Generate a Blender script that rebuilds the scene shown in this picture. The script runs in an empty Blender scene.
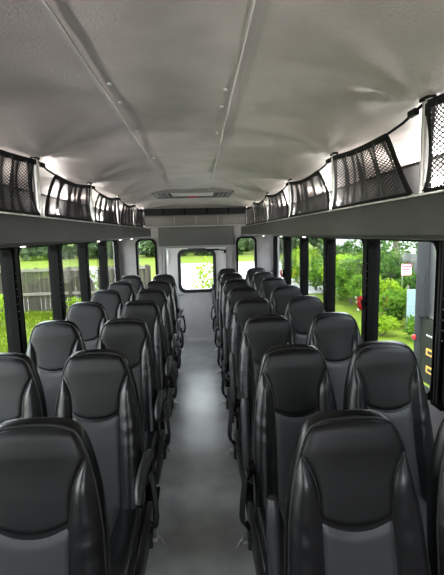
import bpy, bmesh, math, random
from mathutils import Vector, Matrix
PI = math.pi
random.seed(4)
SC = bpy.context.scene
C = SC.collection

# ------------------------------------------------------------------ materials
def nodes(name):
    m = bpy.data.materials.new(name); m.use_nodes = True
    nt = m.node_tree; nt.nodes.clear()
    out = nt.nodes.new('ShaderNodeOutputMaterial')
    return m, nt, out
def mat(name, col, rough=.5, metal=0., col2=None, nscale=20., bump=0., bscale=200., spec=.5, emit=None, estr=0., stretch=(1,1,1), sharp=(.35,.65), sheen=0., detail=3, coat=0.):
    m, nt, out = nodes(name)
    b = nt.nodes.new('ShaderNodeBsdfPrincipled')
    nt.links.new(b.outputs[0], out.inputs[0])
    b.inputs['Base Color'].default_value = (*col, 1)
    b.inputs['Roughness'].default_value = rough
    b.inputs['Metallic'].default_value = metal
    b.inputs['Specular IOR Level'].default_value = spec
    if sheen: b.inputs['Sheen Weight'].default_value = sheen
    if coat: b.inputs['Coat Weight'].default_value = coat
    tc = nt.nodes.new('ShaderNodeTexCoord')
    mp = nt.nodes.new('ShaderNodeMapping'); mp.inputs['Scale'].default_value = stretch
    nt.links.new(tc.outputs['Object'], mp.inputs[0])
    if col2:
        n = nt.nodes.new('ShaderNodeTexNoise'); n.inputs['Scale'].default_value = nscale; n.inputs['Detail'].default_value = detail
        nt.links.new(mp.outputs[0], n.inputs['Vector'])
        r = nt.nodes.new('ShaderNodeValToRGB')
        r.color_ramp.elements[0].position = sharp[0]; r.color_ramp.elements[1].position = sharp[1]
        r.color_ramp.elements[0].color = (*col, 1); r.color_ramp.elements[1].color = (*col2, 1)
        nt.links.new(n.outputs['Fac'], r.inputs[0]); nt.links.new(r.outputs[0], b.inputs['Base Color'])
    if bump:
        n2 = nt.nodes.new('ShaderNodeTexNoise'); n2.inputs['Scale'].default_value = bscale; n2.inputs['Detail'].default_value = 2
        nt.links.new(mp.outputs[0], n2.inputs['Vector'])
        bp = nt.nodes.new('ShaderNodeBump'); bp.inputs['Strength'].default_value = bump; bp.inputs['Distance'].default_value = .004
        nt.links.new(n2.outputs['Fac'], bp.inputs['Height']); nt.links.new(bp.outputs[0], b.inputs['Normal'])
    if emit:
        b.inputs['Emission Color'].default_value = (*emit, 1); b.inputs['Emission Strength'].default_value = estr
    return m
def glass_mat(name, tint):
    m, nt, out = nodes(name)
    t = nt.nodes.new('ShaderNodeBsdfTransparent'); t.inputs[0].default_value = (*tint, 1)
    g = nt.nodes.new('ShaderNodeBsdfGlossy'); g.inputs['Roughness'].default_value = .01
    lw = nt.nodes.new('ShaderNodeLayerWeight'); lw.inputs[0].default_value = .5
    pw = nt.nodes.new('ShaderNodeMath'); pw.operation = 'POWER'; pw.inputs[1].default_value = 5.
    nt.links.new(lw.outputs['Facing'], pw.inputs[0])
    f = nt.nodes.new('ShaderNodeMath'); f.operation = 'MULTIPLY_ADD'; f.inputs[1].default_value = .96; f.inputs[2].default_value = .04
    nt.links.new(pw.outputs[0], f.inputs[0])
    mx = nt.nodes.new('ShaderNodeMixShader')
    nt.links.new(f.outputs[0], mx.inputs[0]); nt.links.new(t.outputs[0], mx.inputs[1]); nt.links.new(g.outputs[0], mx.inputs[2])
    nt.links.new(mx.outputs[0], out.inputs[0])
    return m
def leaf_mat(name, c1, c2, trans=.5, nscale=3.):
    m, nt, out = nodes(name)
    tc = nt.nodes.new('ShaderNodeTexCoord'); n = nt.nodes.new('ShaderNodeTexNoise'); n.inputs['Scale'].default_value = nscale
    nt.links.new(tc.outputs['Object'], n.inputs['Vector'])
    r = nt.nodes.new('ShaderNodeValToRGB'); r.color_ramp.elements[0].position = .38; r.color_ramp.elements[1].position = .62
    r.color_ramp.elements[0].color = (*c1, 1); r.color_ramp.elements[1].color = (*c2, 1)
    nt.links.new(n.outputs['Fac'], r.inputs[0])
    d = nt.nodes.new('ShaderNodeBsdfDiffuse'); t = nt.nodes.new('ShaderNodeBsdfTranslucent')
    mx = nt.nodes.new('ShaderNodeMixShader'); mx.inputs[0].default_value = trans
    nt.links.new(r.outputs[0], d.inputs[0]); nt.links.new(r.outputs[0], t.inputs[0])
    nt.links.new(d.outputs[0], mx.inputs[1]); nt.links.new(t.outputs[0], mx.inputs[2]); nt.links.new(mx.outputs[0], out.inputs[0])
    return m
M = {}
M['vinyl'] = mat('seat_vinyl', (.006,.0062,.0065), .25, bump=.15, bscale=420, spec=.45)
M['vinyl_panel'] = mat('seat_vinyl_headrest', (.0045,.0046,.0048), .36, bump=.2, bscale=700, spec=.32)
M['vinyl_back'] = mat('seat_vinyl_center', (0.03,0.03062,0.03188), .36, bump=.2, bscale=420, spec=.42)
M['piping'] = mat('seat_piping', (.012,.012,.013), .45)
M['plastic'] = mat('black_plastic', (.014,.014,.015), .42)
M['rubber'] = mat('black_rubber', (.012,.012,.013), .55)
M['frame'] = mat('black_frame_metal', (.0028,.0028,.003), .5, spec=.07)
M['steel'] = mat('brushed_steel', (.55,.55,.55), .3, metal=1., bump=.1, stretch=(40,40,1), bscale=10)
M['alu'] = mat('aluminium_pole', (.72,.72,.70), .28, metal=1.)
M['web'] = mat('black_webbing', (.006,.006,.0065), .8, spec=.2)
M['net'] = mat('black_net_cord', (.02,.02,.021), .7)
M['wallgrey'] = mat('grey_wall_panel', (0.2861,0.2668,0.2735), .5, col2=(0.3285,0.3078,0.3148), nscale=6, bump=.2, bscale=300)
M['rackgrey'] = mat('dark_grey_vinyl_rack', (.052,.052,.054), .5, col2=(.066,.066,.068), nscale=8, bump=.3, bscale=350)
M['rackback'] = mat('charcoal_rack_lining', (.045,.045,.047), .7, col2=(.06,.06,.062), nscale=10, bump=.3, bscale=250)
M['header'] = mat('dark_grey_header', (0.0806,0.07936,0.07936), .55, bump=.2, bscale=300)
M['doorgrey'] = mat('light_grey_door', (0.6548,0.637,0.6451), .45, col2=(0.7202,0.702,0.7096), nscale=5)
M['ceiling'] = mat('ceiling_vinyl', (0.5917,0.5286,0.5028), .5, col2=(0.6982,0.6288,0.5989), nscale=4.5, bump=.25, bscale=160, spec=.4, detail=6)
M['strip'] = mat('ceiling_strip_vinyl', (0.5917,0.5286,0.5028), .48, col2=(0.71,0.64,0.6102), nscale=6, bump=.2, bscale=160, detail=6)
M['trimlight'] = mat('pale_trim', (.62,.61,.58), .4)
M['cream'] = mat('cream_casing', (0.117,0.115,0.1014), .45)
M['floor'] = mat('grey_vinyl_floor', (0.246,0.2501,0.2378), .33, col2=(0.3444,0.3485,0.3321), nscale=5, bump=.15, bscale=90, detail=8, spec=.75)
M['dark'] = mat('dark_void', (.006,.006,.006), .7)
M['red'] = mat('red_plastic', (.5,.02,.02), .4)
M['white'] = mat('white_plastic', (.75,.75,.74), .4)
M['led'] = mat('lit_lamp_lens', (.9,.9,.88), .4, emit=(1,.95,.84), estr=22)
M['led2'] = mat('lit_reading_lens', (.9,.9,.88), .4, emit=(1,.97,.9), estr=.8)
M['glass'] = glass_mat('window_glass', (.93,.95,.94))
M['grass'] = mat('lawn_grass', (0.0608,0.09678,0.006387), .9, col2=(0.09826,0.1316,0.01064), nscale=.7, detail=8, spec=.1, bump=1., bscale=8)
M['farlawn'] = mat('far_field_grass', (0.07124,0.1004,0.009715), .9, col2=(0.09068,0.1166,0.01457), nscale=.08, detail=5, spec=.1)
M['gravel'] = mat('pale_gravel', (0.3327,0.3267,0.3146), .9, col2=(0.3993,0.3932,0.3811), nscale=4, detail=8, spec=.1)
M['blade'] = leaf_mat('grass_blades', (0.06503,0.1041,0.005677), (0.1115,0.1542,0.01135), .45, .8)
M['wood'] = mat('weathered_wood', (0.04536,0.04091,0.02851), .85, col2=(0.02386,0.02151,0.01514), nscale=3.5, stretch=(6,6,.6), detail=7, spec=.2)
M['woodrail'] = mat('pale_weathered_rail', (0.1346,0.1267,0.101), .85, col2=(0.1069,0.099,0.07938), nscale=5, spec=.2)
M['leaf'] = leaf_mat('bright_leaves', (0.05365,0.1216,0.01432), (0.1216,0.2288,0.02503))
M['leaf_dark'] = leaf_mat('deep_green_leaves', (0.02863,0.06955,0.01473), (0.06955,0.1472,0.02454))
M['leaf_yel'] = leaf_mat('yellow_green_leaves', (0.1463,0.2486,0.01463), (0.234,0.3364,0.02924))
M['leaf_far'] = leaf_mat('far_tree_leaves', (0.04334,0.07368,0.03076), (0.08232,0.1256,0.05031), .4, .35)
M['bark'] = mat('bark', (.09,.075,.06), .9, col2=(.14,.12,.10), nscale=12)
M['palefence'] = mat('pale_panel_fence', (0.11,0.1144,0.1012), .7, col2=(0.0924,0.09896,0.0836), nscale=1.5)
M['siding'] = mat('white_house_siding', (0.3636,0.3737,0.3686), .6)
M['roof'] = mat('grey_roof_shingle', (.25,.25,.25), .9)
M['blue'] = mat('pale_blue_panel', (0.1733,0.2475,0.264), .6)
M['silver'] = mat('silver_truck_body', (0.08872,0.08872,0.08656), .3, col2=(0.1056,0.1056,0.1035), nscale=2, spec=.5)
M['darkgrey'] = mat('dark_grey_corner_post', (.035,.037,.037), .75, spec=.15)
M['olive'] = mat('dark_olive_panel', (.022,.027,.016), .8, spec=.15)
M['amber'] = mat('amber_marker', (.75,.42,.03), .4)
M['signwhite'] = mat('sign_white', (0.68,0.64,0.64), .5)
M['signred'] = mat('sign_red', (.6,.04,.06), .5)
M['tire'] = mat('tyre_rubber', (.02,.02,.02), .8)

# ------------------------------------------------------------------ mesh helpers
def link_mesh(name, bm, m, parent=None, smooth=False, auto=None):
    me = bpy.data.meshes.new(name); bm.normal_update(); bm.to_mesh(me); bm.free()
    for k in (m if isinstance(m, (list, tuple)) else [m]): me.materials.append(k)
    o = bpy.data.objects.new(name, me); C.objects.link(o)
    if smooth:
        me.polygons.foreach_set('use_smooth', [True]*len(me.polygons))
        if auto: me.set_sharp_from_angle(angle=math.radians(auto))
    if parent: o.parent = parent
    return o
def tag(o, label=None, cat=None, group=None, kind=None):
    if label: o['label'] = label
    if cat: o['category'] = cat
    if group: o['group'] = group
    if kind: o['kind'] = kind
    return o
def thing(name, label, cat, loc=(0,0,0), rz=0., group=None):
    o = bpy.data.objects.new(name, None); C.objects.link(o); o.location = loc; o.rotation_euler = (0,0,rz)
    o.empty_display_size = .1
    return tag(o, label, cat, group)
def copy_tree(o, parent=None):
    c = o.copy(); C.objects.link(c)
    if parent: c.parent = parent
    for ch in list(o.children): copy_tree(ch, c)
    return c
def B(): return bmesh.new()
def box(bm, x0, x1, y0, y1, z0, z1, bev=0., seg=2, mi=0):
    r = bmesh.ops.create_cube(bm, size=1.)
    vs = r['verts']
    for v in vs:
        v.co.x = x0 if v.co.x < 0 else x1; v.co.y = y0 if v.co.y < 0 else y1; v.co.z = z0 if v.co.z < 0 else z1
    fs = set(f for v in vs for f in v.link_faces)
    for f in fs: f.material_index = mi
    if bev:
        es = list(set(e for v in vs for e in v.link_edges))
        bmesh.ops.bevel(bm, geom=es, offset=bev, segments=seg, affect='EDGES', profile=.6)
    return bm
def tube(bm, pts, r, n=8, cap=True, flat=None):
    """swept tube; flat=(a,b) gives an elliptical section a wide by b thick"""
    pts = [Vector(p) for p in pts]; rings = []
    prevn = None
    for i, p in enumerate(pts):
        d = (pts[min(i+1, len(pts)-1)] - pts[max(i-1, 0)]).normalized()
        if prevn is None:
            up = Vector((0,0,1)) if abs(d.z) < .9 else Vector((1,0,0))
            nn = d.cross(up).normalized()
        else:
            nn = (prevn - d*prevn.dot(d)).normalized()
        prevn = nn; bb = d.cross(nn)
        rr = r[i] if isinstance(r, (list, tuple)) else r
        ra, rb = flat if flat else (rr, rr)
        rings.append([bm.verts.new(p + nn*math.cos(2*PI*k/n)*ra + bb*math.sin(2*PI*k/n)*rb) for k in range(n)])
    for a, b in zip(rings, rings[1:]):
        for k in range(n): bm.faces.new((a[k], a[(k+1) % n], b[(k+1) % n], b[k]))
    if cap: bm.faces.new(rings[0][::-1]); bm.faces.new(rings[-1])
    return bm
def loft(bm, rings, cap=True, closed=True):
    R = [[bm.verts.new(p) for p in r] for r in rings]
    for a, b in zip(R, R[1:]):
        n = len(a)
        for k in range(n if closed else n-1): bm.faces.new((a[k], a[(k+1) % n], b[(k+1) % n], b[k]))
    if cap and closed: bm.faces.new(R[0][::-1]); bm.faces.new(R[-1])
    return R
def grid(bm, P):
    V = [[bm.verts.new(p) for p in row] for row in P]
    for a, b in zip(V, V[1:]):
        for k in range(len(a)-1): bm.faces.new((a[k], a[k+1], b[k+1], b[k]))
    return V
def lerp_table(T, d):
    for (a, b), (c, e) in zip(T, T[1:]):
        if d <= c:
            t = (d-a)/(c-a) if c > a else 0
            return b + (e-b)*t
    return T[-1][1]
def rrect(a0, a1, b0, b1, r, n=6):
    """rounded rectangle outline points in 2-D"""
    pts = []
    for cx, cy, s in ((a1-r, b1-r, 0), (a0+r, b1-r, 1), (a0+r, b0+r, 2), (a1-r, b0+r, 3)):
        for k in range(n+1):
            t = (s + k/n)*PI/2
            pts.append((cx+r*math.cos(t), cy+r*math.sin(t)))
    return pts
def recalc(bm): bmesh.ops.recalc_face_normals(bm, faces=bm.faces[:]); return bm
def ring_frame(bm, outer, inner, f0, f1):
    """closed frame between 2-D outlines; f0/f1 map (a,b) to front and back 3-D points"""
    n = len(outer)
    A = [bm.verts.new(f0(*p)) for p in outer]; Bv = [bm.verts.new(f0(*p)) for p in inner]
    Cc = [bm.verts.new(f1(*p)) for p in outer]; D = [bm.verts.new(f1(*p)) for p in inner]
    for k in range(n):
        j = (k+1) % n
        bm.faces.new((A[k], A[j], Bv[j], Bv[k])); bm.faces.new((Cc[j], Cc[k], D[k], D[j]))
        bm.faces.new((A[j], A[k], Cc[k], Cc[j])); bm.faces.new((Bv[k], Bv[j], D[j], D[k]))
    return recalc(bm)

# ------------------------------------------------------------------ camera (solved from the photo)
F, PITCH, YAW, ROLL, CH, CX = 407.86, .1314, .0524, .0246, 1.6438, .0369
cd = bpy.data.cameras.new('camera'); cam = bpy.data.objects.new('camera', cd); C.objects.link(cam)
cd.sensor_fit = 'VERTICAL'; cd.sensor_height = 24.; cd.lens = F/575*24.; cd.clip_start = .02; cd.clip_end = 400
right0 = Vector((math.cos(YAW), -math.sin(YAW), 0)); fwd0 = Vector((math.sin(YAW), math.cos(YAW), 0))
fwd = fwd0*math.cos(PITCH) - Vector((0,0,1))*math.sin(PITCH)
up = fwd0*math.sin(PITCH) + Vector((0,0,1))*math.cos(PITCH)
rx = right0*math.cos(ROLL) - up*math.sin(ROLL); uy = right0*math.sin(ROLL) + up*math.cos(ROLL)
# image x = r cos - u sin -> image right axis; image up = r sin + u cos
cam.matrix_world = Matrix(((rx.x, uy.x, -fwd.x, CX), (rx.y, uy.y, -fwd.y, 0), (rx.z, uy.z, -fwd.z, CH), (0,0,0,1)))
SC.camera = cam

# ------------------------------------------------------------------ setting
XW, YR, YF = 1.17, 6.235, -1.5      # side wall, rear wall, front end
ZT, ZB = 1.592, .80                 # window head and sill
def struct(name, bm, m, parent=None, **k):
    o = link_mesh(name, bm, m, parent, **k)
    if not parent: o['kind'] = 'structure'
    return o
bm = B(); box(bm, -1.26, 1.26, YF, YR+.06, -.06, 0); floor = struct('floor', bm, M['floor'])
# side walls
WIN_L = [(.24,.92), (1.08,1.76), (1.96,2.64), (2.80,3.48), (3.64,4.33), (4.49,5.20), (5.38,6.06)]
WIN_R = [(.19,.86), (1.02,1.75), (1.90,2.626), (2.777,3.518), (3.672,4.426), (4.562,5.28), (5.456,6.14)]
PT = .06
WIN_L = [(a-.025, b+.04) for a, b in WIN_L]; WIN_R = [(a-.025, b+.04) for a, b in WIN_R]
def side(sgn, wins, name, wn):
    def X(a, b): return (min(sgn*a, sgn*b), max(sgn*a, sgn*b))
    bm = B()
    x0, x1 = X(XW, XW+PT)
    box(bm, x0, x1, YF, YR, 0, ZB)
    box(bm, x0, x1, YF, YR, ZT, 2.0)
    box(bm, x0, x1, YF, wins[0][0], ZB, ZT)
    box(bm, x0, x1, wins[-1][1], YR, ZB, ZT)
    w = struct('wall_'+name, bm, M['wallgrey'])
    n = wn
    for i, (a, b) in enumerate(wins):
        # opening [a,b]; black rounded frame, glass
        out = rrect(a-.016, b+.016, ZB-.02, ZT+.003, .075); inn = rrect(a+.006, b-.006, ZB+.012, ZT-.014, .06)
        bm = ring_frame(B(), out, inn, lambda p, q: (sgn*(XW-.012), p, q), lambda p, q: (sgn*(XW+.05), p, q))
        fr = struct('window_%d' % n, bm, M['frame'])
        bm = B()
        inn2 = rrect(a+.004, b-.004, ZB+.01, ZT-.016, .06)
        V0 = [bm.verts.new((sgn*(XW+.030), p, q)) for p, q in inn2]; bm.faces.new(V0)
        g = bmesh.ops.extrude_face_region(bm, geom=bm.faces[:])
        for v in g['geom']:
            if isinstance(v, bmesh.types.BMVert): v.co.x += sgn*.005
        recalc(bm)
        link_mesh('glass', bm, M['glass'], fr)
        if 1 <= i: # post before this window
            pa, pb = wins[i-1][1], a
            bm = B(); x0, x1 = X(XW-.012, XW+PT+.01)
            box(bm, x0, x1, pa, pb, ZB-.02, ZT+.015)
            link_mesh('window_post', bm, M['frame'], w)
            bm = B(); x0, x1 = X(XW-.017, XW-.012); mid = (pa+pb)/2
            box(bm, x0, x1, mid-.018, mid-.006, ZB, ZT-.01); box(bm, x0, x1, mid+.006, mid+.018, ZB, ZT-.01)
            link_mesh('post_channel', bm, M['rubber'], w)
            bm = B()
            for z in (1.12,1.17,1.22,1.27,1.32,1.37,1.42):
                bmesh.ops.create_uvsphere(bm, u_segments=6, v_segments=4, radius=.004, matrix=Matrix.Translation((sgn*(XW-.013), mid-.032, z)))
            link_mesh('rivet', bm, M['steel'], w)
        n += 1
    return w
wl = side(-1, WIN_L, 'left', 1)
wr = side(1, WIN_R, 'right', 8)
# red emergency latches on the right-hand windows
def latch(y, z, parent):
    bm = B(); x = XW-.03
    box(bm, x-.006, x+.012, y-.02, y+.02, z-.05, z+.045, .004)
    o = link_mesh('latch_plate', bm, M['frame'], parent)
    bm = B()
    tube(bm, [(x-.01,y-.004,z-.045),(x-.03,y-.012,z-.02),(x-.034,y-.02,z+.01),(x-.03,y-.045,z+.042)], .011, 8)
    tube(bm, [(x-.01,y-.004,z-.03),(x-.02,y+.014,z-.005),(x-.02,y+.028,z+.03)], .009, 8)
    h = link_mesh('latch_handle', bm, M['red'], o, smooth=True); h['label'] = 'red emergency release handle'
    bm = B()
    for dy, dz in ((-.012,-.05),(.028,.03),(-.03,.02),(.01,.0)):
        box(bm, x-.04, x-.03, y+dy-.006, y+dy+.006, z+dz-.008, z+dz+.008, .002)
    link_mesh('latch_sticker', bm, M['white'], o)
win = {o.name: o for o in bpy.data.objects}
latch(2.70, 1.155, win['window_11']); latch(5.37, 1.10, win['window_14'])

# rear wall with real openings
DX0, DX1, DZ = -.477, .439, 1.448
holes = [(-.90,-.635,.72,1.575), (.618,.885,.72,1.575)]
bm = B(); y0, y1 = YR, YR+.07
def wallseg(a, b, c, d): box(bm, a, b, y0, y1, c, d)
wallseg(-1.26,-.90,0,2.1); wallseg(-.90,-.635,0,.72); wallseg(-.90,-.635,1.575,2.1); wallseg(-.635,DX0,0,2.1)
wallseg(DX0,DX1,DZ,2.1); wallseg(DX1,.618,0,2.1); wallseg(.618,.885,0,.72); wallseg(.618,.885,1.575,2.1); wallseg(.885,1.26,0,2.1)
rear = struct('wall_rear', bm, M['wallgrey'])
for x, w in ((-.555,.03),(-.505,.018),(.505,.03),(.465,.016)):
    bm = B(); box(bm, x-w, x+w, YR-.022, YR, 0, 1.47, .008); link_mesh('corner_column', bm, M['wallgrey'], rear, smooth=True, auto=40)
bm = B(); box(bm, -.575, .565, YR-.03, YR, 1.468, 1.755, .006); hd = link_mesh('header_panel', bm, M['header'], rear)
bm = B(); box(bm, -.575, .565, YR-.036, YR-.03, 1.462, 1.474); link_mesh('header_lip', bm, M['wallgrey'], rear)
for i, (a, b, c, d) in enumerate(holes):
    out = rrect(a-.025, b+.025, c-.025, d+.02, .09); inn = rrect(a+.006, b-.006, c+.006, d-.008, .075)
    bm = ring_frame(B(), out, inn, lambda p, q: (p, YR-.02, q), lambda p, q: (p, YR+.08, q))
    fr = struct('window_%d' % (15+i), bm, M['frame'])
    bm = B(); vs = [bm.verts.new((p, YR+.04, q)) for p, q in rrect(a+.004, b-.004, c+.004, d-.006, .075)]; bm.faces.new(vs)
    g = bmesh.ops.extrude_face_region(bm, geom=bm.faces[:])
    for v in g['geom']:
        if isinstance(v, bmesh.types.BMVert): v.co.y += .005
    recalc(bm); link_mesh('glass', bm, M['glass'], fr)
# rear door
bm = B(); wx0, wx1, wz0, wz1 = -.268, .246, .792, 1.392
a0, a1 = YR-.012, YR+.05
box(bm, DX0+.004, wx0, a0, a1, .03, DZ-.006); box(bm, wx1, DX1-.004, a0, a1, .03, DZ-.006)
box(bm, wx0, wx1, a0, a1, .03, wz0); box(bm, wx0, wx1, a0, a1, wz1, DZ-.006)
door = struct('door_1', bm, M['doorgrey'])
out = rrect(wx0-.035, wx1+.035, wz0-.035, wz1+.03, .10); inn = rrect(wx0+.012, wx1-.012, wz0+.012, wz1-.012, .08)
bm = ring_frame(B(), out, inn, lambda p, q: (p, YR-.032, q), lambda p, q: (p, YR+.06, q)); link_mesh('window_gasket', bm, M['rubber'], door)
bm = B(); vs = [bm.verts.new((p, YR+.02, q)) for p, q in rrect(wx0+.01, wx1-.01, wz0+.01, wz1-.01, .08)]; bm.faces.new(vs)
g = bmesh.ops.extrude_face_region(bm, geom=bm.faces[:])
for v in g['geom']:
    if isinstance(v, bmesh.types.BMVert): v.co.y += .005
recalc(bm); link_mesh('door_glass', bm, M['glass'], door)
bm = B(); box(bm, .14, .33, YR-.05, YR-.02, 1.395, 1.42, .005); tube(bm, [(.30,YR-.045,1.405),(.42,YR-.05,1.392)], .008)
box(bm, .405, .432, YR-.06, YR-.012, 1.35, 1.40, .004); link_mesh('door_closer', bm, M['frame'], door)
bm = B(); box(bm, -.14, .13, YR-.02, YR-.012, 1.418, 1.436, .002); link_mesh('notice_strip', bm, M['rackgrey'], door)
bm = B(); tube(bm, [(-.29,YR-.035,.725),(-.22,YR-.04,.742)], .01); box(bm, -.31, -.275, YR-.03, YR-.012, .705, .745, .004); link_mesh('door_handle', bm, M['steel'], door)
bm = B(); tube(bm, [(-.44,YR-.02,1.22),(-.44,YR-.02,1.40)], .012); tube(bm, [(-.44,YR-.03,1.37),(-.42,YR-.05,1.33)], .008); link_mesh('door_hinge', bm, M['steel'], door)
bm = B(); box(bm, DX0, DX1, YR-.03, YR+.05, 0, .03, .004); link_mesh('door_threshold', bm, M['alu'], door)
# unseen bulkhead behind the camera, raised so headrests reflect it dark; windscreen left open
bm = B(); box(bm, -1.26, 1.26, YF-.06, YF, 0, 1.28); box(bm, -1.26, 1.26, YF-.06, YF, 2.0, 2.12); box(bm, -1.26, -1.14, YF-.06, YF, 1.28, 2.0); box(bm, 1.14, 1.26, YF-.06, YF, 1.28, 2.0)
struct('wall_front', bm, M['header'])

# ceiling: stretched padded vinyl, pinned at the rack poles
POLE_L = [-.78, .06, .92, 1.76, 2.60, 3.45, 4.27, 5.05]
POLE_R = [-.60, .22, 1.05, 1.77, 2.62, 3.47, 4.27, 5.05]
XP = .607
def ceil_z(x, y):
    ax = abs(x)
    base = 2.078 - .075*min(1, ax/XP)**2 if ax < XP else 2.003 - .045*((ax-XP)/.5)
    poles = POLE_L if x < 0 else POLE_R
    # sag along the rack line towards each pole
    pull = 0; wr_ = 0
    for yp in poles:
        dx, dy = ax-XP, y-yp
        r = math.hypot(dx, dy)
        pull = max(pull, math.exp(-(r/.20)**1.3))
        if r < .9:
            th = math.atan2(dx, dy)
            fall = math.exp(-r/.24)*min(1, r/.05)
            wr_ += .0075*fall*math.cos(8*th+.6*math.sin(yp*7)) + .003*fall*math.cos(17*th+yp)
    z = base - .034*pull + wr_
    k = max(0, min(1, (y-5.5)/.7))
    return z*(1-k) + (2.062-.02*(ax/1.1)**2)*k
bm = B(); nx, ny = 96, 300
P = [[(-1.2+2.4*i/nx, YF+(YR-YF)*j/ny, 0) for i in range(nx+1)] for j in range(ny+1)]
P = [[(x, y, ceil_z(x, y)) for x, y, _ in r] for r in P]
grid(bm, P)
g = bmesh.ops.extrude_face_region(bm, geom=bm.faces[:])
for v in g['geom']:
    if isinstance(v, bmesh.types.BMVert): v.co.z = 2.16
recalc(bm)
ceil = struct('ceiling', bm, M['ceiling'], smooth=True, auto=50)
# raised centre strip
bm = B(); sx0, sx1 = -.222, .150
rows = []
for j in range(181):
    y = YF + (YR-.02-YF)*j/180
    z = ceil_z((sx0+sx1)/2, y) - .009 + .0025*math.sin(y*5.1)
    rows.append([(sx0, y, z+.012), (sx0+.004, y, z-.002)] + [(sx0+(sx1-sx0)*k/8, y, z-.004*math.sin(PI*k/8)) for k in range(1, 8)] + [(sx1-.004, y, z-.002), (sx1, y, z+.012)])
grid(bm, rows)
strip = struct('trim_1', bm, M['strip'], smooth=True, auto=40)
for x in (sx0, sx1):
    bm = B(); pts = []
    for j in range(91):
        y = YF + (YR-.03-YF)*j/90
        pts.append((x, y, ceil_z(x, y)-.007))
    tube(bm, pts, .003, 6); link_mesh('edge_welt', bm, M['trimlight'], strip, smooth=True)
bm = B()
for y in (1.2, 1.36, 1.72, 2.3, 2.9):
    for x in (sx0+.025, sx1-.025):
        bmesh.ops.create_cone(bm, cap_ends=True, segments=10, radius1=.007, radius2=.005, depth=.006, matrix=Matrix.Translation((x, y+.05*(x > 0), ceil_z(0, y)-.019)))
link_mesh('fastener', bm, M['trimlight'], strip)

# roof hatch
hz = 2.050
h = thing('roof_hatch', 'low rectangular roof hatch with stepped louvred sides and red handle in the ceiling', 'hatch', (-.01, 4.25, hz))
def hx(x0, x1, y0, y1, z0, z1, bev=.004):
    b = B(); box(b, x0, x1, y0, y1, z0-.0, z1, bev); return b
bm = B()
box(bm, -.40, .39, -.30, -.265, -.016, .03, .005); box(bm, -.40, .39, .265, .30, -.016, .03, .005)
box(bm, -.40, -.375, -.30, .30, -.016, .03, .005); box(bm, .365, .39, -.30, .30, -.016, .03, .005)
link_mesh('hatch_frame', bm, M['cream'], h)
for s in (-1, 1):
    for k in range(3):
        bm = B(); xx = s*(.345-.04*k)
        box(bm, xx-.013, xx+.013, -.26, .26, -.014+.003*k, -.004+.003*k, .002); link_mesh('louvre', bm, M['cream'], h)
bm = B(); box(bm, -.37, .36, -.265, .265, -.004, .004); link_mesh('hatch_lid', bm, M['dark'], h)
bm = B(); box(bm, -.21, .20, -.26, .02, -.020, -.006, .006); link_mesh('hatch_panel', bm, M['strip'], h)
bm = B(); box(bm, -.03, .03, .06, .12, -.028, -.006, .006); tube(bm, [(-.05,.09,-.024),(.05,.09,-.024)], .008); o = link_mesh('hatch_handle', bm, M['red'], h); o['label'] = 'red release handle'

# rear air conditioner casing above the door
ac = thing('air_conditioner', 'cream air conditioning unit with dark vent band across the top of rear wall', 'air conditioner', (0, YR-.14, 1.76))
bm = B(); box(bm, -.80, .80, -.03, .138, .012, .165, .012); link_mesh('casing', bm, M['cream'], ac, smooth=True, auto=40)
bm = B(); box(bm, -.80, .80, -.06, .138, .165, .262); link_mesh('vent_recess', bm, M['dark'], ac)
for x in (-.78,-.47,-.16,.16,.47,.78):
    bm = B(); box(bm, x-.018, x+.018, -.078, -.058, .167, .26, .003); link_mesh('vent_divider', bm, M['frame'], ac)
for k in range(5):
    bm = B(); a = -.762+.31*k
    for q in range(3): box(bm, a, a+.274, -.07, -.062, .182+.026*q, .190+.026*q)
    link_mesh('vent_grille', bm, M['frame'], ac)
bm = B(); box(bm, -.82, .82, -.085, .138, .262, .292, .004); link_mesh('top_strip', bm, M['cream'], ac)
bm = B(); box(bm, -.82, .82, -.07, -.045, -.006, .012, .003); box(bm, -.80, .80, -.05, .13, -.004, .006); link_mesh('drip_lip', bm, M['wallgrey'], ac)
for k in (-.32, 0, .32):
    bm = B(); box(bm, k-.004, k+.004, -.034, -.029, .02, .155); link_mesh('casing_seam', bm, M['wallgrey'], ac)

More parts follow.
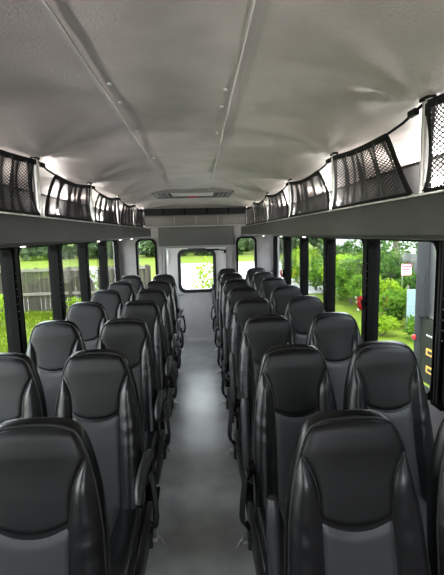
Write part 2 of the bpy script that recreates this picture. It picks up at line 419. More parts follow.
# ------------------------------------------------------------------ luggage racks, nets, lamps
ZF0, ZF1 = 1.614, 1.727
LAMP_W = 1.1
def rack(sgn, poles, name, label):
    t = thing('luggage_rack', label, 'luggage rack', (sgn*XP, 0, ZF0))
    def L(bm, nm, m, **k):
        bmesh.ops.translate(bm, verts=bm.verts[:], vec=(-sgn*XP, 0, -ZF0)); return link_mesh(nm, bm, m, t, **k)
    ye = 5.55
    # fascia + underside as one wrapped profile
    prof = [(XP+.02, ZF1), (XP+.004, ZF1), (XP, ZF1-.006), (XP-.002, ZF0+.014), (XP+.006, ZF0+.003), (XP+.02, ZF0), (XW-.002, ZF0-.018), (XW-.002, ZF0-.006), (XP+.03, ZF0+.014), (XP+.02, ZF0+.03)]
    bm = B(); loft(bm, [[(sgn*x, y, z) for x, z in prof] for y in [YF+.02+(ye-YF-.02)*k/12 for k in range(13)]]); recalc(bm)
    L(bm, 'fascia', M['rackgrey'], smooth=True, auto=35)
    bm = B(); x0, x1 = sorted((sgn*(XP-.004), sgn*(XP+.022))); box(bm, x0, x1, YF+.02, ye, ZF1, ZF1+.006, .002)
    L(bm, 'edge_trim', M['alu'])
    bm = B(); x0, x1 = sorted((sgn*(XP+.02), sgn*1.10)); box(bm, x0, x1, YF+.02, ye, ZF0+.035, ZF0+.045); L(bm, 'shelf', M['rackback'])
    bm = B()
    prof = [(1.115, ZF0+.045), (1.105, 1.80), (1.09, 1.87), (1.08, 1.955), (1.16, 1.955), (1.16, ZF0+.045)]
    loft(bm, [[(sgn*x, y, z) for x, z in prof] for y in (YF+.02, ye)]); recalc(bm); L(bm, 'back_panel', M['rackback'])
    bm = B(); x0, x1 = sorted((sgn*1.076, sgn*1.085)); 
    box(bm, x0, x1, YF+.02, ye, 1.945, 1.957); L(bm, 'panel_welt', M['frame'])
    bm = B(); x0, x1 = sorted((sgn*(XP), sgn*1.16)); box(bm, x0, x1, ye, ye+.012, ZF0-.018, ZF1, .004); L(bm, 'end_cap', M['rackgrey'])
    for yp in poles:
        bm = B(); zt = ceil_z(sgn*XP, yp)+.004
        x = sgn*(XP+.016)
        tube(bm, [(x, yp-.009, ZF0+.045), (x, yp-.009, zt)], .0105, 10); tube(bm, [(x+sgn*.002, yp+.012, ZF0+.045), (x+sgn*.002, yp+.012, zt)], .0095, 10)
        L(bm, 'pole', M['alu'], smooth=True, auto=60)
        bm = B(); box(bm, x-.012, x+.012, yp-.02, yp+.022, zt-.010, zt+.004, .003); L(bm, 'pole_bracket', M['frame'])
    for yq in ((.3, 1.9, 3.3, 4.2, 4.9) if sgn < 0 else (.3, 2.8, 3.6, 4.6)):
        for dy in (0,):
            bm = B(); xx = sgn*.76
            bmesh.ops.create_uvsphere(bm, u_segments=12, v_segments=6, radius=.012, matrix=Matrix.Translation((xx, yq+dy, ZF0-.005)) @ Matrix.Diagonal((1,1,.55,1)))
            L(bm, 'reading_light', M['led2'], smooth=True)
    # lamps inside the rack, on the back panel
    for yq in ([.4, 1.9, 3.4, 4.85] if sgn < 0 else [.35, 1.80, 3.22, 4.7]):
        bm = B(); x = sgn*1.092
        bmesh.ops.create_uvsphere(bm, u_segments=12, v_segments=8, radius=.024, matrix=Matrix.Translation((x-sgn*.004, yq, 1.845)) @ Matrix.Diagonal((.5,1,1,1)))
        lamp = L(bm, 'rack_lamp', M['led'], smooth=True)
        ld = bpy.data.lights.new('rack_lamp_light', 'POINT'); ld.energy = LAMP_W; ld.shadow_soft_size = .02; ld.color = (1,.96,.9)
        lo = bpy.data.objects.new('rack_lamp_light', ld); C.objects.link(lo); lo.location = (sgn*1.045, yq, 1.845)
    return t
rack(-1, POLE_L, 'left', 'long grey luggage rack along the left wall above the windows facing the fence')
rack(1, POLE_R, 'right', 'long grey luggage rack along the right wall above the windows facing bushes')

def net(sgn, ya, yb, label, seed):
    rnd = random.Random(seed)
    H = yb-ya
    x = sgn*(XP+.004)
    t = thing('storage_net', label, 'luggage net', (x, ya, ZF1+.006), group='mesh nets hanging over the luggage racks')
    zb = .006; ztA = ceil_z(sgn*XP, ya)-ZF1-.035; ztB = ceil_z(sgn*XP, yb)-ZF1-.022
    def map_(u, v):  # u along, v up
        y0 = .055 + (.215-.055)*v**1.2 + .018*math.sin(PI*v); y1 = H-.016
        y = y0 + (y1-y0)*u
        top = (ztA-.012) + (ztB-ztA+.012)*u - (.008 if ya < 1.2 else .018)*math.sin(PI*u)
        z = zb + (top-zb)*v
        k = math.sin(PI*min(1, v))**.7
        w = .012*math.sin(u*26+seed)*k + .007*math.sin(u*61+2*seed+v*2)*k
        return Vector((sgn*(.004+w+.010*math.sin(PI*v)), y, z))
    # diamond cords
    pit = .0068 if ya < 2.5 else .0095
    nu = int(H/pit); nv = int(.235/pit)
    bm = B()
    V = {}
    for i in range(nu+1):
        for j in range(nv+1):
            if (i+j) % 2 == 0: V[i, j] = bm.verts.new(map_(i/nu, j/nv))
    r = .0018 if ya < 2.5 else .0020
    def cord(a, b):
        p, q = a, b; d = (q-p).normalized(); n1 = Vector((1,0,0)); n2 = d.cross(n1).normalized()
        n1 = n2.cross(d)
        A = [bmc.verts.new(p+n1*r*cx+n2*r*cy) for cx, cy in ((1,0),(-.5,.87),(-.5,-.87))]
        Bq = [bmc.verts.new(q+n1*r*cx+n2*r*cy) for cx, cy in ((1,0),(-.5,.87),(-.5,-.87))]
        for k in range(3): bmc.faces.new((A[k], A[(k+1) % 3], Bq[(k+1) % 3], Bq[k]))
    pos = {k: v.co.copy() for k, v in V.items()}; bm.free()
    bmc = B()
    for (i, j), p in pos.items():
        for di in (1, -1):
            q = pos.get((i+di, j+1))
            if q is not None: cord(p, q)
    o = link_mesh('net_mesh', bmc, M['net'], t)
    def strap(path, half, name, direction):
        b = B(); rows = []
        for p in path:
            d = Vector(direction)*half
            rows.append([p-d+Vector((-.0025,0,0)), p+d+Vector((-.0025,0,0)), p+d+Vector((.0025,0,0)), p-d+Vector((.0025,0,0))])
        loft(b, rows); recalc(b); return link_mesh(name, b, M['web'], t)
    strap([map_(k/30, 1)+Vector((0,0,-.004)) for k in range(31)], .010, 'top_strap', (0,0,1))
    strap([map_(0, k/12) for k in range(13)], .011, 'side_strap', (0,1,0))
    strap([map_(1, k/12) for k in range(13)], .009, 'side_strap', (0,1,0))
    strap([map_(k/24, 0) for k in range(25)], .005, 'bottom_hem', (0,0,1))
    A = map_(0, 1); top = Vector((sgn*.006, .012, ceil_z(sgn*XP, ya)-ZF1-.018))
    b = B(); mid = (A+top)/2 - Vector((0,0,.006)); tube(b, [A, mid, top], .0042, 6); 
    q = top.lerp(mid, .45); box(b, q.x-.007, q.x+.007, q.y-.02, q.y+.02, q.z-.008, q.z+.010, .003)
    link_mesh('tie_cord', b, M['web'], t)
    ordn = {}
    return t
ORD = ['nearest', 'second from the camera', 'third from the camera', 'fourth from the camera', 'fifth from the camera', 'sixth from the camera', 'farthest']
netsL = [(.92,1.76), (1.76,2.60), (2.60,3.45), (3.45,4.27), (4.27,5.05)]
netsR = [(.22,1.05), (1.05,1.77), (1.77,2.62), (2.62,3.47), (3.47,4.27), (4.27,5.05)]
for i, (a, b) in enumerate(netsL):
    net(-1, a, b, 'black diamond mesh net on the left luggage rack, %s' % (ORD[i] if i < 4 else 'farthest'), i+1)
for i, (a, b) in enumerate(netsR):
    net(1, a, b, 'black diamond mesh net on the right luggage rack, %s' % (ORD[i] if i < 5 else 'farthest'), i+11)

# ------------------------------------------------------------------ seats
SH = 1.127          # top of backrest above the floor
WT = [(0,.0),(.002,.045),(.006,.080),(.014,.103),(.03,.124),(.05,.137),(.07,.145),(.11,.157),(.15,.167),(.20,.178),(.24,.185),(.32,.195),(.45,.203),(.60,.207),(.72,.208)]
ST = [(.105,.147),(.125,.135),(.15,.122),(.18,.112),(.21,.107),(.27,.105),(.45,.107),(.70,.113)]
def W(d): return lerp_table(WT, d)
def SEAM(d): return lerp_table(ST, d)
LEAN = math.radians(13.)
def bend(x, d, off):
    """x across, d down from the top along the backrest, off = outwards (negative = to the front)"""
    y = .19 - d*math.sin(LEAN) + .018*math.sin(PI*min(1, d/.68)) - .012*math.exp(-(d/.10)**2)
    z = SH - d*math.cos(LEAN)
    return Vector((x, y + off*math.cos(LEAN), z + off*math.sin(LEAN)*.9))
def thick(d): return lerp_table([(0,.008),(.004,.014),(.012,.020),(.03,.028),(.08,.038),(.2,.045),(.4,.050),(.72,.052)], d)
def front(x, d, n=5.):
    w = max(W(d), 1e-4); q = min(1, abs(x)/w)
    return -thick(d)*(1-q**n)**(1/n)
def backrest_bm():
    bm = B(); rings = []
    ds = [.0004,.002,.005,.01,.017,.027,.04,.055,.075]+[.10+.026*k for k in range(24)]
    for d in ds:
        w = W(d); n = 36; ring = []
        for k in range(n):
            t = 2*PI*k/n; c, s = math.cos(t), math.sin(t)
            e = 2/4.5
            x = w*math.copysign(abs(c)**e, c); q = math.copysign(abs(s)**e, s)
            off = thick(d)*q*(1.0 if q < 0 else 1.1)
            ring.append(bend(x, d, off))
        rings.append(ring)
    loft(bm, rings); return recalc(bm)
def panel_pt(x, d, e, puff):
    """e: 0 at the panel edge, 1 well inside it"""
    k = 1-(1-max(0, min(1, e)))**2.6
    return bend(x, d, front(x, d)+.0045 - puff*k)
def headrest_bm():
    bm = B(); P = []; nu, ns = 28, 24
    for j in range(ns+1):
        s = j/ns
        de = .024 + s*(.270-.024); dc = .008 + s*(.302-.008)
        hw = (W(de)-.006) if de < .10 else None
        if hw is None:
            wa = W(.10)-.006
            hw = min(wa, SEAM(de)) if de > .105 else wa
        row = []
        for i in range(nu+1):
            u = -1+2*i/nu
            d = dc+(de-dc)*abs(u)**2.2
            x = u*hw
            e = min((1-abs(u))*hw/.020, s*.29/.020, (1-s)*.29/.020)
            row.append(panel_pt(x, d, e, .011))
        P.append(row)
    grid(bm, P); return recalc(bm)
def smile(x): return .302-.032*(abs(x)/.105)**2.2
def center_bm():
    bm = B(); P = []; nu, ns = 20, 22
    for j in range(ns+1):
        s = j/ns; row = []
        for i in range(nu+1):
            u = -1+2*i/nu
            d0 = smile(u*.105); d = d0+.001+s*(.685-d0)
            x = u*(SEAM(d)-.001)
            e = min((1-abs(u))*.105/.02, s*.37/.02)
            row.append(panel_pt(x, d, e, .011))
        P.append(row)
    grid(bm, P); return recalc(bm)
def bolster_bm(sg):
    bm = B(); P = []; nu, ns = 12, 34
    for j in range(ns+1):
        s = j/ns; d = .105+s**1.15*(.69-.105)
        xi = SEAM(d)+.001; xo = W(d)-.003
        row = []
        for i in range(nu+1):
            u = i/nu; x = xi+(xo-xi)*u
            wrk = .0022*math.sin(d*95+u*3)*math.exp(-((d-.33)/.07)**2)*math.sin(PI*u)
            pf = (.026*math.sin(PI*(.06+.88*u))**.75)*min(1, (d-.105)/.07+.1)+wrk
            x_ = sg*x; row.append(bend(x_, d, front(x_, d)+.0045-pf))
        P.append(row)
    grid(bm, P); return recalc(bm)
def piping_bm():
    bm = B()
    pts = []
    ds = [.70-.03*k for k in range(20)]+[.11,.085,.065,.05,.036,.026]
    for d in ds:
        x = W(d)-.0035; pts.append(bend(x, d, front(x, d, 5.)*.86-.004))
    arc = [(.105,.0195),(.085,.0125),(.06,.0085),(.03,.0065),(0,.006)]
    arc = [(x*1.05, d) for x, d in arc]
    for x, d in arc: pts.append(bend(x, d, -thick(d)*.98-.002))
    left = [Vector((-p.x, p.y, p.z)) for p in pts[:-1]][::-1]
    tube(bm, pts+left, .0034, 6); return bm
def seam_bm():
    bm = B()
    for sg in (-1, 1):
        tube(bm, [panel_pt(sg*SEAM(d), d, 0, 0)-Vector((0,.0015,0)) for d in [.106+.0292*k for k in range(20)]], .0026, 5)
    tube(bm, [panel_pt(x, smile(x), 0, 0)-Vector((0,.0015,0)) for x in [-.105+.0105*k for k in range(21)]], .0026, 5)
    return bm
def cushion_bm():
    bm = B(); rings = []
    N = 18
    for j in range(N+1):
        s = j/N; y = .075 - s*.505
        endk = min(1, (1-s)/.10); endk = math.sqrt(max(0, 1-(1-endk)**2))
        w = .207*(.90+.10*endk); zt = .470 - .012*math.sin(PI*min(1, s*1.3)) + .012*s - (1-endk)*.045; zb = .345+(1-endk)*.035
        n = 28; ring = []
        for k in range(n):
            t = 2*PI*k/n; c, q = math.cos(t), math.sin(t); e = 2/4.2
            x = w*math.copysign(abs(c)**e, c)
            zz = (zt+zb)/2 + (zt-zb)/2*math.copysign(abs(q)**e, q)
            if q > 0: zz += .016*max(0, (abs(x)/.21)**3)*endk
            ring.append((x, y, zz))
        rings.append(ring)
    loft(bm, rings); return recalc(bm)
def cush_panel_bm():
    bm = B(); P = []
    for j in range(19):
        s = j/18; row = []
        for i in range(15):
            u = -1+2*i/14; e = min((1-abs(u))*.11/.03, s*.42/.03, (1-s)*.42/.03)
            k = 1-(1-max(0, min(1, e)))**2.4
            row.append((u*.115, .03-s*.40, .463-.012*math.sin(PI*min(1, s*1.2))+.008*s+.016*k))
        P.append(row)
    grid(bm, P); return recalc(bm)
def base_parts(root):
    bm = B()
    for x in (-.15, .15): box(bm, x-.018, x+.018, -.36, .10, .315, .347, .004)
    for y in (-.30, .06): box(bm, -.19, .19, y-.016, y+.016, .300, .332, .004)
    link_mesh('seat_frame', bm, M['frame'], root)
    for x in (-.15, .15):
        bm = B()
        tube(bm, [(x,-.20,.315),(x,-.17,.16),(x,-.20,.02)], .020, 10); tube(bm, [(x,.02,.315),(x,-.01,.16),(x,.04,.02)], .020, 10)
        leg = link_mesh('leg', bm, M['frame'], root, smooth=True, auto=50)
        bm = B(); box(bm, x-.035, x+.035, -.26, .10, .0, .020, .005); link_mesh('foot_plate', bm, M['frame'], leg)
def side_cover(root, sg):
    bm = B()
    prof = [(.10,.30),(.115,.36),(.105,.41),(.06,.425),(-.02,.415),(-.20,.40),(-.34,.39),(-.37,.36),(-.34,.32),(-.1,.295)]
    x0 = sg*.212; x1 = sg*.232
    loft(bm, [[(x0, y, z) for y, z in prof], [(sg*.228, y, z) for y, z in prof], [(x1, y*.94-.005, .36+(z-.36)*.9) for y, z in prof]]); recalc(bm)
    link_mesh('side_cover', bm, M['plastic'], root, smooth=True, auto=40)
def armrest(root, sg, down):
    bm = B(); xs = sg*.232
    if down:
        xf = xs+sg*.012; xf = xs-sg*.004; pts = [(xs,.10,.635),(xs,.07,.66),(xs,.02,.68),(xs,-.06,.688),(xf,-.15,.685),(xf,-.215,.668),(xf,-.24,.635)]
        tube(bm, pts, [.020,.026,.027,.027,.027,.026,.018], 12)
    else:
        pts = [(xs,.075,.60),(xs,.085,.65),(xs,.115,.76),(xs,.130,.83),(xs,.138,.875),(xs,.141,.898)]
        tube(bm, pts, [.022,.025,.025,.025,.024,.016], 12)
    for v in bm.verts: v.co.x = xs + (v.co.x-xs)*.78
    a = link_mesh('armrest', bm, M['plastic'], root, smooth=True, auto=60)
    y, z = (.085, .625) if down else (.07, .60)
    bm = B(); bmesh.ops.create_cone(bm, cap_ends=True, segments=18, radius1=.034, radius2=.030, depth=.03, matrix=Matrix.Translation((sg*.214, y, z)) @ Matrix.Rotation(PI/2, 4, 'Y'))
    link_mesh('armrest_pivot', bm, M['frame'], a, smooth=True, auto=40)
def belt(root, sg):
    bm = B(); x = sg*.246
    # webbing loop hanging on the aisle side
    pts = [(sg*.222,.07,.55),(sg*.238,.04,.59),(sg*.252,-.0,.582),(sg*.266,-.04,.52),(sg*.272,-.06,.46),(sg*.266,-.055,.42),(sg*.252,-.03,.385),(sg*.236,-.0,.380)]
    # flat webbing: sweep of a thin rectangle
    rows = []
    for i, p in enumerate(pts):
        p = Vector(p); d = (Vector(pts[min(i+1, len(pts)-1)])-Vector(pts[max(i-1, 0)])).normalized()
        n = Vector((sg,0,0)); n = (n-d*n.dot(d)).normalized(); s = d.cross(n)
        s = (s*.8+n*.6).normalized(); n = d.cross(s); rows.append([p+s*.016+n*.0015, p-s*.016+n*.0015, p-s*.016-n*.0015, p+s*.016-n*.0015])
    loft(bm, rows); recalc(bm)
    b = link_mesh('seat_belt', bm, M['web'], root, smooth=True, auto=40)
    bm = B(); box(bm, sg*.235-.012, sg*.235+.012, -.055, -.005, .295, .365, .005); link_mesh('buckle', bm, M['plastic'], b)
    bm = B(); box(bm, sg*.262-.010, sg*.262+.010, -.09, -.05, .355, .372, .003); tube(bm, [(sg*.255,-.05,.362),(sg*.282,-.07,.36),(sg*.30,-.09,.345)], .004, 6)
    o = link_mesh('belt_tongue', bm, M['steel'], b); o['label'] = 'bare metal tongue'
def make_seat():
    r = thing('bus_seat', 'x', 'seat', (0,0,0))
    bm = backrest_bm(); link_mesh('backrest', bm, M['vinyl'], r, smooth=True)
    link_mesh('headrest_panel', headrest_bm(), M['vinyl_panel'], r, smooth=True)
    link_mesh('back_panel', center_bm(), M['vinyl_back'], r, smooth=True)
    for sg in (-1, 1): link_mesh('side_bolster', bolster_bm(sg), M['vinyl'], r, smooth=True)
    link_mesh('piping', piping_bm(), M['piping'], r, smooth=True)
    link_mesh('seam', seam_bm(), M['piping'], r, smooth=True)
    link_mesh('cushion', cushion_bm(), M['vinyl'], r, smooth=True)
    link_mesh('cushion_panel', cush_panel_bm(), M['vinyl_back'], r, smooth=True)
    base_parts(r)
    return r
S0, SP, DL = 1.1086, .711, .0468
window_seat = make_seat()
left_seat = copy_tree(window_seat); side_cover(left_seat, 1); armrest(left_seat, 1, True); belt(left_seat, 1)
right_seat = copy_tree(window_seat); side_cover(right_seat, -1); armrest(right_seat, -1, False); belt(right_seat, -1)
ROWN = ['front', 'second', 'third', 'fourth', 'fifth', 'sixth', 'seventh', 'eighth']
used = set()
def put(proto, x, y, label, group):
    o = proto if proto.name not in used else copy_tree(proto)
    used.add(proto.name); o.location = (x, y, 0); o['label'] = label; o['group'] = group
    o['category'] = 'seat'
    return o
for i in range(8):
    y = S0+SP*i-.19
    where = ', largest in view' if i == 0 else (', last before the rear door' if i == 7 else '')
    put(right_seat, .452, y, 'black vinyl seat along the right of the aisle, %s row%s' % (ROWN[i], where), 'seats right of the aisle')
    put(window_seat, .878, y, 'black vinyl seat against the right windows, %s row%s' % (ROWN[i], ', cut off by the photo edge' if i == 0 else where), 'seats under the right windows')
for i in range(7):
    y = S0+DL+SP*i-.19
    where = ' at the bottom left corner' if i == 0 else (', last before the rear wall' if i == 6 else '')
    put(left_seat, -.452, y, 'black vinyl seat along the left of the aisle, %s row%s' % (ROWN[i], where), 'seats left of the aisle')
    if i:
        put(window_seat, -.882, y, 'black vinyl seat against the left windows, %s row%s' % (ROWN[i], ', cut by the left edge' if i == 1 else where), 'seats under the left windows')

# ------------------------------------------------------------------ outdoors
GZ = -.75
bm = B(); box(bm, -60, -2.6, -12, 13.6, GZ-.3, GZ); tag(link_mesh('lawn', bm, M['grass']), kind='structure')
bm = B(); box(bm, -2.6, 3.4, -12, 34, GZ-.3, GZ); box(bm, 3.4, 14, 15.5, 34, GZ-.3, GZ); box(bm, -60, -2.6, 13.6, 16.5, GZ-.3, GZ-.005)
tag(link_mesh('gravel_yard', bm, M['gravel']), kind='structure')
bm = B(); box(bm, 3.4, 60, -12, 15.5, GZ-.3, GZ); tag(link_mesh('verge', bm, M['grass']), kind='structure')
bm = B(); box(bm, -120, 120, 34, 160, GZ-.3, GZ+.02); box(bm, -120, -2.6, 16.5, 34, GZ-.3, GZ+.01); tag(link_mesh('field', bm, M['farlawn']), kind='structure')

# wooden fence at the end of the lawn: posts, rails, separate boards
FY = 13.35
fn = thing('wooden_fence', 'weathered grey board fence with pale rails across the lawn beyond the left windows', 'fence', (-7.0, FY, GZ))
bn = B(); bm = B(); rnd = random.Random(3)
x = -7.2
while x < 5.35:
    w = .135+rnd.uniform(-.01,.01); z1 = 1.43+rnd.uniform(-.02,.02)
    b = B(); ln = rnd.uniform(-.006,.006)
    box(bm, x, x+w, .02+ln, .042+ln, .03, z1, .004, 1)
    x += w+rnd.uniform(.004,.013)
link_mesh('boards', bm, M['wood'], fn)
for z in (.60, 1.37):
    bm = B(); box(bm, -7.2, 5.35, -.03, .02, z-.045, z+.045, .004, 1); link_mesh('rail', bm, M['woodrail'], fn)
for k in range(6):
    xx = -7.1+2.48*k
    bm = B(); box(bm, xx-.05, xx+.05, -.05, .05, 0, 1.46, .006, 1); link_mesh('post', bm, M['wood'], fn)

def leaves(bm, pts, size, rnd, up=.3):
    for p in pts:
        s = size*rnd.uniform(.6, 1.3)
        a = Vector((rnd.gauss(0,1), rnd.gauss(0,1), rnd.gauss(0,1)*.7+up)).normalized()
        n = a.cross(Vector((rnd.gauss(0,1), rnd.gauss(0,1), rnd.gauss(0,1)))).normalized()
        t = a.cross(n)
        v = [bm.verts.new(p), bm.verts.new(p+a*s*.5+n*s*.28), bm.verts.new(p+a*s), bm.verts.new(p+a*s*.5-n*s*.28), bm.verts.new(p+a*s*.5+t*s*.09)]
        bm.faces.new((v[0], v[1], v[4])); bm.faces.new((v[1], v[2], v[4])); bm.faces.new((v[2], v[3], v[4])); bm.faces.new((v[3], v[0], v[4]))
def clump_pts(n, cx, cy, cz, rx, ry, rz, rnd, lumps=9):
    cs = []
    for _ in range(lumps):
        a, b = rnd.uniform(0, 2*PI), rnd.uniform(-.6, 1)
        cs.append((cx+rx*.55*math.cos(a), cy+ry*.55*math.sin(a), cz+rz*.6*b, rnd.uniform(.35,.6)))
    out = []
    for _ in range(n):
        c = rnd.choice(cs); d = Vector((rnd.gauss(0,1), rnd.gauss(0,1), rnd.gauss(0,1))).normalized()*rnd.uniform(.7,1.)
        out.append(Vector((c[0]+d.x*rx*c[3], c[1]+d.y*ry*c[3], max(.02, c[2]+d.z*rz*c[3]))))
    return out
def bush(name, label, cat, x, y, rx, ry, h, m, n, size, seed, group=None, z0=GZ, trunk=True):
    rnd = random.Random(seed)
    t = thing(name, label, cat, (x, y, z0), group=group)
    bm = B(); leaves(bm, clump_pts(n, 0, 0, h*.5, rx, ry, h*.5, rnd), size, rnd); link_mesh('foliage', bm, m, t)
    bm = B()
    for k in range(5):
        a = 2*PI*k/5+rnd.uniform(-.3,.3); tube(bm, [(0.03*math.cos(a),.03*math.sin(a),0),(rx*.3*math.cos(a), ry*.3*math.sin(a), h*.4),(rx*.5*math.cos(a), ry*.5*math.sin(a), h*.8)], [.02,.014,.006], 5)
    link_mesh('stem', bm, M['bark'], t)
    return t
def tree(label, x, y, h, r, m, seed, size=.55, n=1700, group='trees behind the far field', skirt=True):
    rnd = random.Random(seed)
    t = thing('tree', label, 'tree', (x, y, GZ), group=group)
    bm = B(); pts = clump_pts(n, 0, 0, h*.56, r, r, h*.47, rnd, 14)
    if skirt: pts += clump_pts(n, 0, 0, .9, r, r, 1.1, rnd, 9)
    leaves(bm, pts, size, rnd); link_mesh('foliage', bm, m, t)
    bm = B(); tube(bm, [(0,0,0),(.05,0,h*.3),(0,.1,h*.7)], [r*.07,r*.06,r*.03], 8); link_mesh('trunk', bm, M['bark'], t)
# row of far trees (55 - 70 m)
rnd = random.Random(77)
for row in range(2):
    for k in range(9):
        x = -36+6.4*k+3.2*row; y = 46+8.5*row; h = (7.5 if row == 0 else 11)+rnd.uniform(-1.2,1.5)
        tree('leafy green tree in the distant row behind the far field', x, y, h, 2.65, M['leaf_far'], 40+k+20*row, size=.75, n=1500)
# bush in front of the wooden fence and grass tufts
bush('shrub', 'low bright green shrub at the foot of the fence seen in the leftmost pane', 'shrub', -5.75, 11.0, .7, .6, 1.0, M['leaf_yel'], 1500, .10, 5, 'shrubs by the wooden fence')
bush('shrub', 'low weedy green shrub before the fence, right of the brightest one', 'shrub', -3.6, 12.9, .7, .35, .55, M['leaf_yel'], 900, .09, 6, 'shrubs by the wooden fence')
rnd = random.Random(9); bm = B()
for _ in range(16000):
    y = 4+9.2*rnd.random()**.7; x = -2.7-rnd.random()*(1.2+y*.55)
    hh = rnd.uniform(.05,.13)*(1.7 if y > 12.3 else 1); a = rnd.uniform(0, PI); dx, dy = .014*math.cos(a), .014*math.sin(a); lx, ly = rnd.gauss(0,.035), rnd.gauss(0,.035)
    v = [bm.verts.new((x-dx, y-dy, GZ)), bm.verts.new((x+dx, y+dy, GZ)), bm.verts.new((x+lx, y+ly, GZ+hh))]; bm.faces.new(v)
tag(link_mesh('grass_blades', bm, M['blade']), 'long bright green grass growing over the lawn before the wooden fence', 'grass', kind='stuff')
# sapling behind the rear door
bush('sapling', 'young yellow-green sapling standing on pale gravel behind the rear door', 'sapling', .22, 11.5, .42, .4, 1.75, M['leaf_yel'], 330, .12, 12)
bush('shrub', 'yellow-green shrub on the gravel seen through the right rear window', 'shrub', 1.85, 12.0, .6, .5, 1.2, M['leaf_yel'], 600, .12, 13)

# right side: bushes, pale fence, sign, blue panel, house
pf = thing('panel_fence', 'pale weathered panel fence behind the bushes on the right', 'fence', (7.1, 13.5, GZ))
bm = B()
for k in range(90):
    y = -8.0+.2*k; box(bm, -.02, .02, y, y+.188, .06, 1.58)
link_mesh('boards', bm, M['palefence'], pf)
for z in (.3, 1.35):
    bm = B(); box(bm, -.06, -.02, -8.0, 10.0, z-.045, z+.045); link_mesh('rail', bm, M['palefence'], pf)
rnd = random.Random(31)
ry_ = [9.75,10.75,11.75,12.8,13.9,15.1,16.4,17.8,19.3,21]
for k, y in enumerate(ry_):
    r = .47 if y < 13 else .62
    big = y > 12
    bush('bush', 'leafy green bush in the front row along the pale panel fence', 'bush', 4.95+rnd.uniform(-.1,.1)+(-.2 if y > 14 else 0), y, r, r, (1.0 if y < 11 else 1.35)+rnd.uniform(-.1,.35), M[('leaf','leaf_yel')[k % 3 == 1]], int(1500*(1+big*.4)), .125, 60+k, 'front row of bushes along the right fence')
for k, y in enumerate((8.7, 10.0, 11.15, 12.5, 14.0, 15.6, 17.4, 19.4)):
    bush('bush', 'dark green bush in the back row against the pale panel fence', 'bush', 6.2, y, .55, .6, (1.3, 1.25, 1.3, 1.7, 1.8, 2.0, 2.0, 2.2)[k], M['leaf_dark'], 1700, .13, 80+k, 'back row of bushes along the right fence')
bush('weed_clump', 'small bright green weed clump at the grass edge in the big right window', 'weeds', 4.15, 8.9, .38, .36, .45, M['leaf_yel'], 700, .10, 99)
bush('weed_clump', 'bright weeds growing before the pale blue board', 'weeds', 4.72, 8.35, .30, .28, .55, M['leaf'], 600, .10, 98)
# overhanging trees on the right
tree('tall leafy tree overhanging the pale fence right of the bus', 8.6, 17.5, 5.2, 2.6, M['leaf_dark'], 90, .22, 4200, 'trees on the right', False)
tree('thin leafy tree above the house eaves on the right', 8.2, 12.3, 4.3, 1.2, M['leaf_dark'], 91, .17, 1500, 'trees on the right', False)
sg = thing('warning_sign', 'small red and white notice sign fixed above the bushes before the pale fence', 'sign', (5.60, 10.70, .40))
bm = B(); box(bm, -.14, .14, -.006, .006, 0, .31, .004); link_mesh('sign_plate', bm, M['signwhite'], sg)
bm = B(); box(bm, -.14, .14, -.010, -.006, .215, .31); box(bm, -.14, .14, -.010, -.006, 0, .035); link_mesh('red_band', bm, M['signred'], sg)
bm = B()
for k in range(8): box(bm, -.12+.031*k, -.10+.031*k, -.013, -.010, .255, .290)
for k in range(6): box(bm, -.12+.042*k, -.098+.042*k, -.013, -.010, .008, .026)
link_mesh('white_lettering', bm, M['signwhite'], sg)
bm = B()
for k in range(6): box(bm, -.12+.041*k, -.09+.041*k, -.010, -.006, .135, .20)
for k in range(3): box(bm, -.06+.04*k, -.03+.04*k, -.010, -.006, .09, .125)
link_mesh('red_lettering', bm, M['signred'], sg)
bm = B(); tube(bm, [(-.10,.016,-1.15),(-.10,.016,.32)], .014); link_mesh('sign_post', bm, M['steel'], sg)
bp = thing('blue_panel', 'pale blue ribbed board leaning among the bushes beyond the right window', 'panel', (4.98, 9.0, GZ))
bm = B()
for k in range(9):
    z = .26+.085*k; box(bm, -.22, .28, -.012, .012+.006*(k % 2), z, z+.082, .004)
link_mesh('boards', bm, M['blue'], bp)
for x in (-.19, .25):
    bm = B(); box(bm, x-.02, x+.02, .014, .05, 0, 1.1); link_mesh('leg', bm, M['bark'], bp)
hs = thing('house', 'white clapboard house behind the pale fence at right', 'house', (14, 21, GZ))
bm = B()
for k in range(20):
    z = .18*k; prof_y = -.02
    box(bm, -5.5, 7, -.03, 0, z, z+.17); 
box(bm, -5.5, 7, 0, 6, 0, 3.6)
link_mesh('siding', bm, M['siding'], hs)
bm = B(); loft(bm, [[(-5.9,-.5,3.5),(-5.9,6.5,3.5),(-5.9,3,5.6)], [(7.4,-.5,3.5),(7.4,6.5,3.5),(7.4,3,5.6)]]); recalc(bm); link_mesh('roof', bm, M['roof'], hs)
# slim posts in the bushes
for k, (x, y, l) in enumerate(((5.45, 12.3, 'thin grey pole standing left of the red and white sign'),)):
    bm = B(); tube(bm, [(0,0,0),(0,0,1.95)], .02); o = link_mesh('pole', bm, M['steel'], None); o.location = (x, y, GZ); tag(o, l, 'pole')
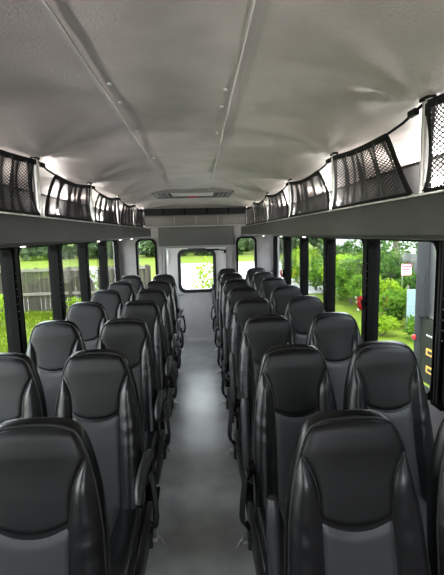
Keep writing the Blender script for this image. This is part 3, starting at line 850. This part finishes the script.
# vehicle parked beside the bus: silver box, grey corner post, olive lower panel
tk = thing('parked_truck', 'silver box truck with dark olive lower panels parked beside the right windows', 'truck', (3.3, 2.4, GZ))
YE = 4.72-2.4
def tx(bm, n, m, parent=tk, **k):
    return link_mesh(n, bm, m, parent, **k)
bm = B(); box(bm, -.66, 1.2, -4.5, YE-.03, 1.36, 3.1, .03); tx(bm, 'box_body', M['silver'], smooth=True, auto=40)
bm = B(); box(bm, -.70, -.50, YE-.25, YE, 1.36, 3.1, .045, 4); box(bm, -.70, -.50, YE-.13, YE, .62, 1.40, .045, 4); tx(bm, 'corner_post', M['darkgrey'], smooth=True, auto=50)
bm = B(); box(bm, -.675, 1.2, -4.5, YE-.10, .60, 1.36, .012); tx(bm, 'lower_panel', M['olive'], smooth=True, auto=40)
bm = B(); bmesh.ops.create_uvsphere(bm, u_segments=12, v_segments=8, radius=.032, matrix=Matrix.Translation((-.71, YE-.05, 1.10))); o = tx(bm, 'marker_lamp', M['red'], smooth=True)
for yy, zz in ((YE-.36, .985), (YE-.37, .78)):
    bm = B(); box(bm, -.685, -.675, yy-.09, yy+.09, zz-.04, zz+.04, .003); o = tx(bm, 'amber_label', M['amber'])
    bm = B(); box(bm, -.688, -.685, yy-.03, yy+.05, zz-.015, zz+.02); link_mesh('label_mark', bm, M['dark'], o)
bm = B()
for k in range(5): box(bm, -.682, -.675, YE-.46+.045*k, YE-.44+.045*k, 1.165, 1.185)
tx(bm, 'white_lettering', M['signwhite'])
bm = B(); box(bm, -.55, 1.1, -4.5, YE-.15, .45, .62); tx(bm, 'chassis', M['darkgrey'])
for yy in (-3.2, .6):
    for xx in (-.5, 1.0):
        bm = B(); bmesh.ops.create_cone(bm, cap_ends=True, segments=28, radius1=.40, radius2=.40, depth=.22, matrix=Matrix.Translation((xx, yy, .40)) @ Matrix.Rotation(PI/2, 4, 'Y')); w_ = tx(bm, 'wheel', M['tire'], smooth=True, auto=40)
        bm = B(); bmesh.ops.create_cone(bm, cap_ends=True, segments=20, radius1=.2, radius2=.18, depth=.24, matrix=Matrix.Translation((xx, yy, .40)) @ Matrix.Rotation(PI/2, 4, 'Y')); link_mesh('hub', bm, M['steel'], w_, smooth=True, auto=40)

# ------------------------------------------------------------------ light
w = bpy.data.worlds.new('world'); SC.world = w; w.use_nodes = True
nt = w.node_tree; nt.nodes.clear()
out = nt.nodes.new('ShaderNodeOutputWorld'); bg = nt.nodes.new('ShaderNodeBackground')
tc = nt.nodes.new('ShaderNodeTexCoord'); sp = nt.nodes.new('ShaderNodeSeparateXYZ'); rp = nt.nodes.new('ShaderNodeValToRGB')
rp.color_ramp.elements[0].position = 0.; rp.color_ramp.elements[0].color = (.95,.97,.98,1)
rp.color_ramp.elements[1].position = .9; rp.color_ramp.elements[1].color = (.80,.88,1.,1)
nt.links.new(tc.outputs['Generated'], sp.inputs[0]); nt.links.new(sp.outputs['Z'], rp.inputs[0]); nt.links.new(rp.outputs[0], bg.inputs[0])
bg.inputs[1].default_value = 1.0
nt.links.new(bg.outputs[0], out.inputs[0])
sd = bpy.data.lights.new('sun', 'SUN'); sd.energy = .5; sd.angle = math.radians(12); sd.color = (1,.95,.86)
so = bpy.data.objects.new('sun', sd); C.objects.link(so); so.rotation_euler = (math.radians(18), math.radians(-6), 0)
vs = SC.view_settings
SC.display_settings.display_device = 'sRGB'
vs.view_transform = 'Standard'; vs.look = 'None'; vs.gamma = 1.; vs.exposure = 3.5; vs.use_curve_mapping = False
